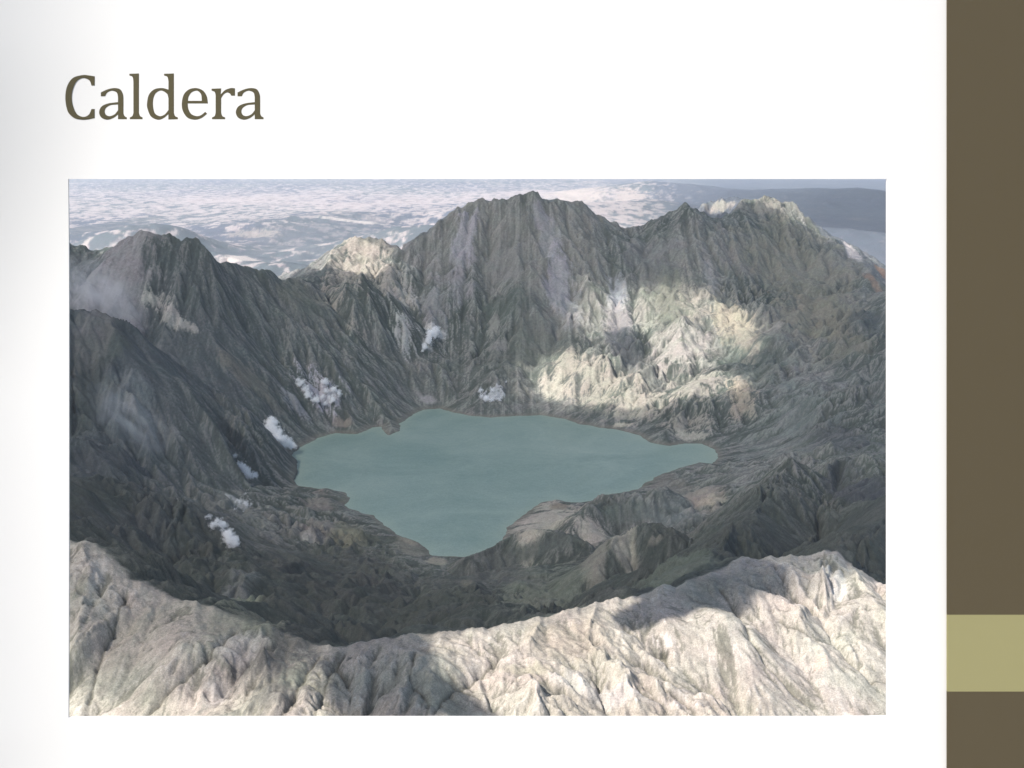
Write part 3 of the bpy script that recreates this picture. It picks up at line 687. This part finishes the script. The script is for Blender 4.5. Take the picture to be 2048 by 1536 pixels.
# ------------------------------------------------------------------ slide surround, built as a board with the opening
BY = 22.0
def bx(px): return (px - 1024) / 100.0
def bz(py): return (ROW0 - py) / 100.0
def plain_mat(name, c, rough=.8, var=.04):
    m, nt, out = new_mat(name); L = nt.links.new
    b = nd(nt, 'ShaderNodeBsdfPrincipled', Roughness=rough); b.inputs['Specular IOR Level'].default_value = .1
    tc = nd(nt, 'ShaderNodeTexCoord'); n = nd(nt, 'ShaderNodeTexNoise', Scale=1.5, Detail=3.0); L(tc.outputs['Object'], n.inputs['Vector'])
    r = nd(nt, 'ShaderNodeMapRange'); r.inputs['To Min'].default_value = 1 - var; r.inputs['To Max'].default_value = 1 + var; L(n.outputs['Fac'], r.inputs['Value'])
    v = nd(nt, 'ShaderNodeVectorMath', operation='MULTIPLY'); v.inputs[0].default_value = c; L(r.outputs['Result'], v.inputs[1]); L(v.outputs[0], b.inputs['Base Color'])
    L(b.outputs[0], out.inputs['Surface']); return m
WHITE = plain_mat('white_board', (.575, .566, .55), .85, .0)
BROWN = plain_mat('brown_paint', (.063, .050, .028), .8, .01)
TITLE = plain_mat('title_paint', (.068, .058, .030), .8, .0)
OLIVE = plain_mat('olive_paint', (.215, .198, .096), .8, .01)
board = bpy.data.objects.new('slide_surround', None); COL.objects.link(board); board.location = (0, BY, -36)
board['label'] = 'slide surround built as a white board with brown title and side stripe, opening onto the crater'; board['category'] = 'slide surround'
def child(name, me, mat, label=None):
    o = bpy.data.objects.new(name, me); COL.objects.link(o); o.parent = board; o.location = (0, -BY, 36)
    me.materials.append(mat)
    if label: o['label'] = label
    return o
def dish(x, z):       # added bow, to shade the edges grey: towards the viewer along its left edge, most at the top corner
    up = min(1, max(0, (z - bz(768)) / 7.0)); dn = min(1, max(0, (bz(768) - z) / 7.0))
    up = up * up * (3 - 2 * up)
    wd = 1.2 + 1.6 * up + .9 * dn
    l = max(0, bx(0) + wd - x) / wd
    r = max(0, x - bx(1600)) / 2.94
    return -(l ** 2) * wd * (.08 + .07 * up + .03 * dn) + r ** 2 * .07
xs = sorted(set([bx(-150), bx(138), bx(1774), bx(1912)] + [bx(v) for v in range(-150, 1912, 12)]))
zs = sorted(set([bz(1640), bz(1434), bz(358), bz(-100)] + [bz(v) for v in range(-100, 1640, 24)]))
xs = [x for i, x in enumerate(xs)]
bm = bmesh.new(); TH = .04
vf = {}; vb = {}
def gv(d, i, j, off):
    if (i, j) not in d: d[(i, j)] = bm.verts.new((xs[i], BY + dish(xs[i], zs[j]) + off, zs[j]))
    return d[(i, j)]
def solid(i, j):
    if i < 0 or j < 0 or i >= len(xs) - 1 or j >= len(zs) - 1: return False
    cx = (xs[i] + xs[i + 1]) / 2; cz = (zs[j] + zs[j + 1]) / 2
    return not (bx(138) < cx < bx(1774) and bz(1434) < cz < bz(358))
for i in range(len(xs) - 1):
    for j in range(len(zs) - 1):
        if not solid(i, j): continue
        q = [(i, j), (i + 1, j), (i + 1, j + 1), (i, j + 1)]
        bm.faces.new([gv(vf, *a, 0) for a in q]); bm.faces.new([gv(vb, *a, TH) for a in reversed(q)])
        for di, dj, e in ((0, -1, (0, 1)), (1, 0, (1, 2)), (0, 1, (2, 3)), (-1, 0, (3, 0))):
            if not solid(i + di, j + dj):
                a, b_ = q[e[0]], q[e[1]]
                f = bm.faces.new([gv(vf, *b_, 0), gv(vf, *a, 0), gv(vb, *a, TH), gv(vb, *b_, TH)])
me = bpy.data.meshes.new('white_panel'); bm.to_mesh(me); bm.free()
for p in me.polygons: p.use_smooth = True
me.set_sharp_from_angle(angle=.6)
child('white_panel', me, WHITE)
def slab(name, x0, x1, z0, z1, y0, y1, mat, label=None):
    bm = bmesh.new(); bmesh.ops.create_cube(bm, size=1)
    for v in bm.verts:
        v.co.x = x1 if v.co.x > 0 else x0; v.co.y = y1 if v.co.y > 0 else y0; v.co.z = z1 if v.co.z > 0 else z0
    me = bpy.data.meshes.new(name); bm.to_mesh(me); bm.free(); return child(name, me, mat, label)
X0 = bx(1894)
slab('side_stripe', X0, bx(2200), bz(1229), bz(-100), BY - .012, BY + TH - .012, BROWN, 'tall brown stripe above the olive block')
slab('accent_block', X0, bx(2200), bz(1382.5), bz(1229), BY - .012, BY + TH - .012, OLIVE, 'olive green block set into the brown side stripe')
slab('side_stripe', X0, bx(2200), bz(1640), bz(1382.5), BY - .012, BY + TH - .012, BROWN, 'short brown stripe below the olive block')
for px in (60, 1990):
    slab('post', bx(px) - .2, bx(px) + .2, -44, bz(-100) - .2, BY + TH + .01, BY + TH + .4, BROWN)

# title letters, outlines traced in units of 1/4.452 photo pixel, origin (100,110)
def smooth(pts):
    """pts: (x,y) corner or (x,y,1) smooth point; Catmull-Rom through runs of smooth points"""
    n = len(pts); out = []
    for i in range(n):
        p0, p1, p2, p3 = pts[i - 1], pts[i], pts[(i + 1) % n], pts[(i + 2) % n]
        out.append(p1[:2])
        if len(p1) == 3 or len(p2) == 3:
            a = np.array(p1[:2], float); b = np.array(p2[:2], float)
            ta = (b - np.array(p0[:2])) / 2 if len(p1) == 3 else (b - a) * .8
            tb = (np.array(p3[:2]) - a) / 2 if len(p2) == 3 else (b - a) * .8
            L = np.linalg.norm(b - a)
            for T in (ta, tb):
                l = np.linalg.norm(T)
                if l > 1e-6: T *= min(1.0, L * 1.0 / l) if l > L else 1
            for k in range(1, 7):
                s = k / 7.0
                out.append(tuple((2*s**3-3*s*s+1)*a + (s**3-2*s*s+s)*ta + (-2*s**3+3*s*s)*b + (s**3-s*s)*tb))
    return out
a_out = [(453,333),(515,305,1),(575,294,1),(625,306,1),(650,350,1),(654,400,1),(654,520),(664,543,1),(684,556),(684,571),(606,571),(606,529),(565,560,1),(510,576,1),(458,557,1),(438,510,1),(458,460,1),(515,432,1),(606,419),(606,375),(595,335,1),(552,318,1),(510,335,1),(491,367),(453,367)]
a_in = [(606,440),(540,446,1),(500,470,1),(487,502,1),(500,533,1),(532,544,1),(575,528,1),(606,492)]
GLYPH = {
 'C': [[(398,190),(398,271),(370,271),(350,225,1),(295,204,1),(240,232,1),(205,300,1),(193,380,1),(205,455,1),(240,525,1),(295,551,1),(345,532,1),(370,481),(398,481),(398,561),(340,573,1),(285,576,1),(215,560,1),(160,505,1),(137,390,1),(152,280,1),(205,204,1),(295,178,1),(350,182,1)]],
 'l': [[(707,167),(792,164),(792,515),(802,542,1),(824,556),(824,571),(711,571),(711,556),(734,542,1),(743,515),(743,235),(735,195,1),(707,182)]],
 'd': [[(1016,167),(1103,164),(1103,515),(1114,543,1),(1138,556),(1138,571),(1054,574),(1054,526),(1010,562,1),(960,576,1),(900,548,1),(869,480,1),(864,435,1),(880,355,1),(930,305,1),(1000,294,1),(1055,308),(1055,235),(1046,195,1),(1016,182)],
       [(1055,385),(1042,345,1),(990,316,1),(942,340,1),(920,390,1),(918,460,1),(935,520,1),(978,544,1),(1020,530,1),(1055,490)]],
 'e': [[(1406,431),(1226,431),(1232,480,1),(1258,525,1),(1305,544,1),(1345,535,1),(1382,506),(1399,522),(1350,560,1),(1290,576,1),(1225,558,1),(1184,500,1),(1174,435,1),(1190,355,1),(1235,308,1),(1300,294,1),(1360,315,1),(1395,365,1)],
       [(1228,408),(1352,408),(1345,350,1),(1310,318,1),(1262,332,1),(1235,370,1)]],
 'r': [[(1439,300),(1524,297),(1520,350),(1560,312,1),(1612,294,1),(1647,297),(1647,362),(1614,362),(1600,342,1),(1575,334,1),(1545,352,1),(1524,385),(1524,515),(1534,542,1),(1559,556),(1559,571),(1443,571),(1443,556),(1467,542,1),(1475,515),(1475,360),(1467,330,1),(1439,316)]],
}
GLYPH['a'] = [a_out, a_in]
def letter(ch, dx, label):
    cu = bpy.data.curves.new('letter', 'CURVE'); cu.dimensions = '2D'; cu.fill_mode = 'BOTH'; cu.extrude = .001
    for sp in GLYPH[ch]:
        pts = smooth(sp)
        s = cu.splines.new('POLY'); s.points.add(len(pts) - 1); s.use_cyclic_u = True
        for q, (x, y) in zip(s.points, pts):
            X = bx(100 + (x + dx) / 4.452); Zv = bz(110 + y / 4.452)
            q.co = (X, Zv, 0, 1)
    tmp = bpy.data.objects.new('tmp', cu); COL.objects.link(tmp)
    dg = bpy.context.evaluated_depsgraph_get()
    me = bpy.data.meshes.new_from_object(tmp.evaluated_get(dg)); bpy.data.objects.remove(tmp)
    me.name = 'letter'
    co = np.empty(len(me.vertices) * 3); me.vertices.foreach_get('co', co); co = co.reshape(-1, 3)
    ds_ = np.array([dish(a, b) for a, b in co[:, :2]]); k_ = (BY + ds_) / BY
    new = np.stack([co[:, 0] * k_, BY - .0022 - co[:, 2] + ds_, co[:, 1] * k_], -1)
    me.vertices.foreach_set('co', new.reshape(-1)); me.update()
    child('letter', me, TITLE, label)
for ch, dx, lb in (('C', 0, 'brown capital letter C of the title'), ('a', 0, 'brown letter a after the capital C'), ('l', 0, 'brown letter l of the title'),
                   ('d', 0, 'brown letter d of the title'), ('e', 0, 'brown letter e of the title'), ('r', 0, 'brown letter r of the title'), ('a', 1217, 'brown letter a ending the title')):
    letter(ch, dx, lb)

# ------------------------------------------------------------------ steam
STEAM = [
 ('largest dense white steam plume at the left end of the lake', [(-30.77, 140.4, -34.93, 0.58, 0.9), (-30.79, 139.61, -35.55, 0.57, 0.9), (-30.05, 139.71, -35.96, 0.57, 0.95), (-29.1, 136.46, -35.81, 0.56, 0.95), (-28.56, 136.86, -36.35, 0.56, 0.95), (-28.16, 137.7, -36.81, 0.5, 0.95), (-27.88, 139.47, -37.63, 0.38, 0.9)]),
 ('small white steam plume left of the lake between the larger two', [(-30.8, 122.1, -34.05, 0.33, 0.35), (-29.91, 121.62, -35.1, 0.39, 0.9), (-29.41, 121.37, -35.41, 0.39, 0.95), (-28.8, 120.47, -35.7, 0.38, 0.9), (-28.39, 121.33, -35.93, 0.28, 0.9)]),
 ('rounded white steam plume lowest on the left crater floor', [(-24.93, 91.18, -30.61, 0.37, 0.3), (-24.43, 90.73, -30.88, 0.37, 0.5), (-24.14, 91.2, -31.28, 0.33, 0.85), (-23.46, 90.65, -31.67, 0.33, 0.9), (-23.08, 90.25, -32.05, 0.41, 0.95), (-22.76, 90.23, -32.33, 0.29, 0.9)]),
 ('ragged scatter of steam and white crust above the left lake shore', [(-29.16, 151.36, -32.03, 0.48, 0.7), (-28.49, 151.15, -32.73, 0.41, 0.7), (-27.88, 150.45, -33.47, 0.41, 0.8), (-26.99, 150.45, -34.15, 0.41, 0.8), (-26.17, 151.69, -34.21, 0.35, 0.7), (-26.13, 153.45, -32.39, 0.42, 0.75), (-25.77, 152.59, -33.37, 0.35, 0.7), (-24.81, 153.1, -33.36, 0.42, 0.7), (-24.2, 152.75, -33.84, 0.42, 0.6), (-24.88, 151.8, -34.39, 0.41, 0.8), (-25.75, 151.33, -34.87, 0.28, 0.8)]),
 ('white steam patch in the notch below the main peak', [(-12.15, 175.56, -28.92, 0.56, 0.7), (-12.88, 174.52, -29.3, 0.56, 0.85), (-13.17, 173.27, -30.02, 0.47, 0.9), (-13.64, 172.21, -30.77, 0.39, 0.8), (-13.95, 171.36, -31.21, 0.23, 0.7)]),
 ('thin curved wisps of steam above the far lake shore', [(-4.61, 163.27, -35.69, 0.3, 0.8), (-4.42, 161.82, -36.11, 0.29, 0.8), (-3.82, 161.38, -36.54, 0.37, 0.9), (-2.92, 160.57, -36.56, 0.29, 0.7), (-2.96, 162.52, -35.38, 0.3, 0.5), (-2.35, 161.67, -36.06, 0.22, 0.8), (-1.83, 160.72, -36.43, 0.22, 0.8), (-0.9, 164.67, -34.63, 0.22, 0.5)]),
 ('faint wisps of steam low on the dark left wall', [(-27.1, 109.45, -34.95, 0.25, 0.5), (-26.59, 109.4, -35.18, 0.25, 0.6), (-25.11, 105.93, -34.34, 0.19, 0.5), (-26.1, 103.51, -33.95, 0.24, 0.25), (-26.9, 111.1, -34.66, 0.25, 0.25)]),
]
VEILS = [
 ('pale steam drifting over the shoulder of the left wall', -53.4, 142.6, -18.6, 8.0, 5.4, 4.0, 0.6, 0.34, (0.92, 0.9, 0.92, 1)),
 ('thin bluish steam trailing down the dark left wall', -37.2, 106.8, -26.3, 5.6, 4.7, 1.8, 0.75, 0.2, (0.88, 0.92, 0.95, 1)),
 ('grey smoke column in front of the sunlit wall', 16.8, 171.0, -28.0, 3.6, 4.1, 6.4, 0.1, 0.16, (0.6, 0.6, 0.66, 1)),
 ('thin steam hanging over the hill at the near shore', 14.6, 100.4, -33.3, 3.8, 4.1, 2.1, 0, 0.12, (0.85, 0.9, 0.88, 1)),
]
#STEAM_DATA
def plume(label, puffs):
    x0, y0, z0 = puffs[-1][:3]
    m, nt, out = new_mat('steam'); L = nt.links.new
    tc = nd(nt, 'ShaderNodeTexCoord'); P_ = tc.outputs['Object']
    n = nd(nt, 'ShaderNodeTexNoise', Scale=1.9, Detail=7.0, Roughness=.72); L(P_, n.inputs['Vector'])
    acc = None
    bm = bmesh.new()
    for (x, y, z, r, d) in puffs:
        c = (x - x0, y - y0, z - z0); R_ = r * 2.3
        dn = nd(nt, 'ShaderNodeVectorMath', operation='DISTANCE'); L(P_, dn.inputs[0]); dn.inputs[1].default_value = c
        mr = nd(nt, 'ShaderNodeMapRange'); mr.inputs['From Min'].default_value = 0; mr.inputs['From Max'].default_value = R_
        mr.inputs['To Min'].default_value = d; mr.inputs['To Max'].default_value = 0; L(dn.outputs['Value'], mr.inputs['Value'])
        if acc is None: acc = mr.outputs[0]
        else:
            mx = nd(nt, 'ShaderNodeMath', operation='MAXIMUM'); L(acc, mx.inputs[0]); L(mr.outputs[0], mx.inputs[1]); acc = mx.outputs[0]
        g = bmesh.ops.create_icosphere(bm, subdivisions=1, radius=R_)
        for v in g['verts']: v.co += Vector(c)
    ad = nd(nt, 'ShaderNodeMath', operation='ADD'); L(acc, ad.inputs[0]); ns = nd(nt, 'ShaderNodeMath', operation='MULTIPLY'); L(n.outputs['Fac'], ns.inputs[0]); ns.inputs[1].default_value = 2.4; L(ns.outputs[0], ad.inputs[1])
    dm = nd(nt, 'ShaderNodeMapRange'); dm.inputs['From Min'].default_value = 1.52; dm.inputs['From Max'].default_value = 2.1
    dm.inputs['To Min'].default_value = 0; dm.inputs['To Max'].default_value = 15.0; L(ad.outputs[0], dm.inputs['Value'])
    pv = nd(nt, 'ShaderNodeVolumePrincipled'); pv.inputs['Color'].default_value = (1, 1, 1, 1); L(dm.outputs[0], pv.inputs['Density']); L(pv.outputs[0], out.inputs['Volume'])
    r = bmesh.ops.convex_hull(bm, input=bm.verts)
    junk = list({e for e in r['geom_interior'] + r['geom_unused'] if isinstance(e, bmesh.types.BMVert)})
    bmesh.ops.delete(bm, geom=junk, context='VERTS')
    hull = {f for f in r['geom'] if isinstance(f, bmesh.types.BMFace)}
    bmesh.ops.delete(bm, geom=[f for f in bm.faces if f not in hull], context='FACES')
    me = bpy.data.meshes.new('steam_plume'); bm.to_mesh(me); bm.free()
    ob = bpy.data.objects.new('steam_plume', me); COL.objects.link(ob); ob.location = (x0, y0, z0); me.materials.append(m)
    ob['label'] = label; ob['category'] = 'steam plume'; ob['group'] = 'fumarole steam plumes around the lake'
for lb, pf in STEAM: plume(lb, pf)
def veil(label, x, y, z, rx, ry, rz, rot, dens, c):
    m, nt, out = new_mat('thin_steam'); L = nt.links.new
    tc = nd(nt, 'ShaderNodeTexCoord'); g = nd(nt, 'ShaderNodeTexGradient', gradient_type='SPHERICAL'); L(tc.outputs['Object'], g.inputs['Vector'])
    n = nd(nt, 'ShaderNodeTexNoise', Scale=2.2, Detail=3.0, Roughness=.6); L(tc.outputs['Object'], n.inputs['Vector'])
    r = nd(nt, 'ShaderNodeMapRange'); r.inputs['From Min'].default_value = .38; r.inputs['From Max'].default_value = .7; L(n.outputs['Fac'], r.inputs['Value'])
    a = nd(nt, 'ShaderNodeMath', operation='MULTIPLY'); L(g.outputs['Fac'], a.inputs[0]); L(r.outputs[0], a.inputs[1])
    b = nd(nt, 'ShaderNodeMath', operation='MULTIPLY'); L(a.outputs[0], b.inputs[0]); b.inputs[1].default_value = dens
    pv = nd(nt, 'ShaderNodeVolumePrincipled'); pv.inputs['Color'].default_value = c; L(b.outputs[0], pv.inputs['Density']); L(pv.outputs[0], out.inputs['Volume'])
    bm = bmesh.new(); bmesh.ops.create_icosphere(bm, subdivisions=3, radius=1)
    me = bpy.data.meshes.new('steam_drift'); bm.to_mesh(me); bm.free(); me.materials.append(m)
    o = bpy.data.objects.new('steam_drift', me); COL.objects.link(o); o.location = (x, y, z); o.scale = (rx, ry, rz); o.rotation_euler = (0, rot, 0)
    o['label'] = label; o['category'] = 'steam'; o['kind'] = 'stuff'
for v_ in VEILS: veil(*v_)


# ------------------------------------------------------------------ camera
cd = bpy.data.cameras.new('camera'); cd.sensor_fit = 'HORIZONTAL'; cd.sensor_width = 36; cd.lens = 36 * F / 2048
cd.shift_y = -(768 - ROW0) / 2048; cd.clip_end = 20000; cd.clip_start = .5
co = bpy.data.objects.new('camera', cd); COL.objects.link(co); co.rotation_euler = (PI / 2, 0, 0); scene.camera = co
scene.view_settings.view_transform = 'Standard'; scene.view_settings.look = 'None'; scene.view_settings.exposure = .85; scene.view_settings.gamma = 1
scene.cycles.max_bounces = 12; scene.cycles.volume_bounces = 12; scene.cycles.transparent_max_bounces = 24
print('done', time.time() - T0)
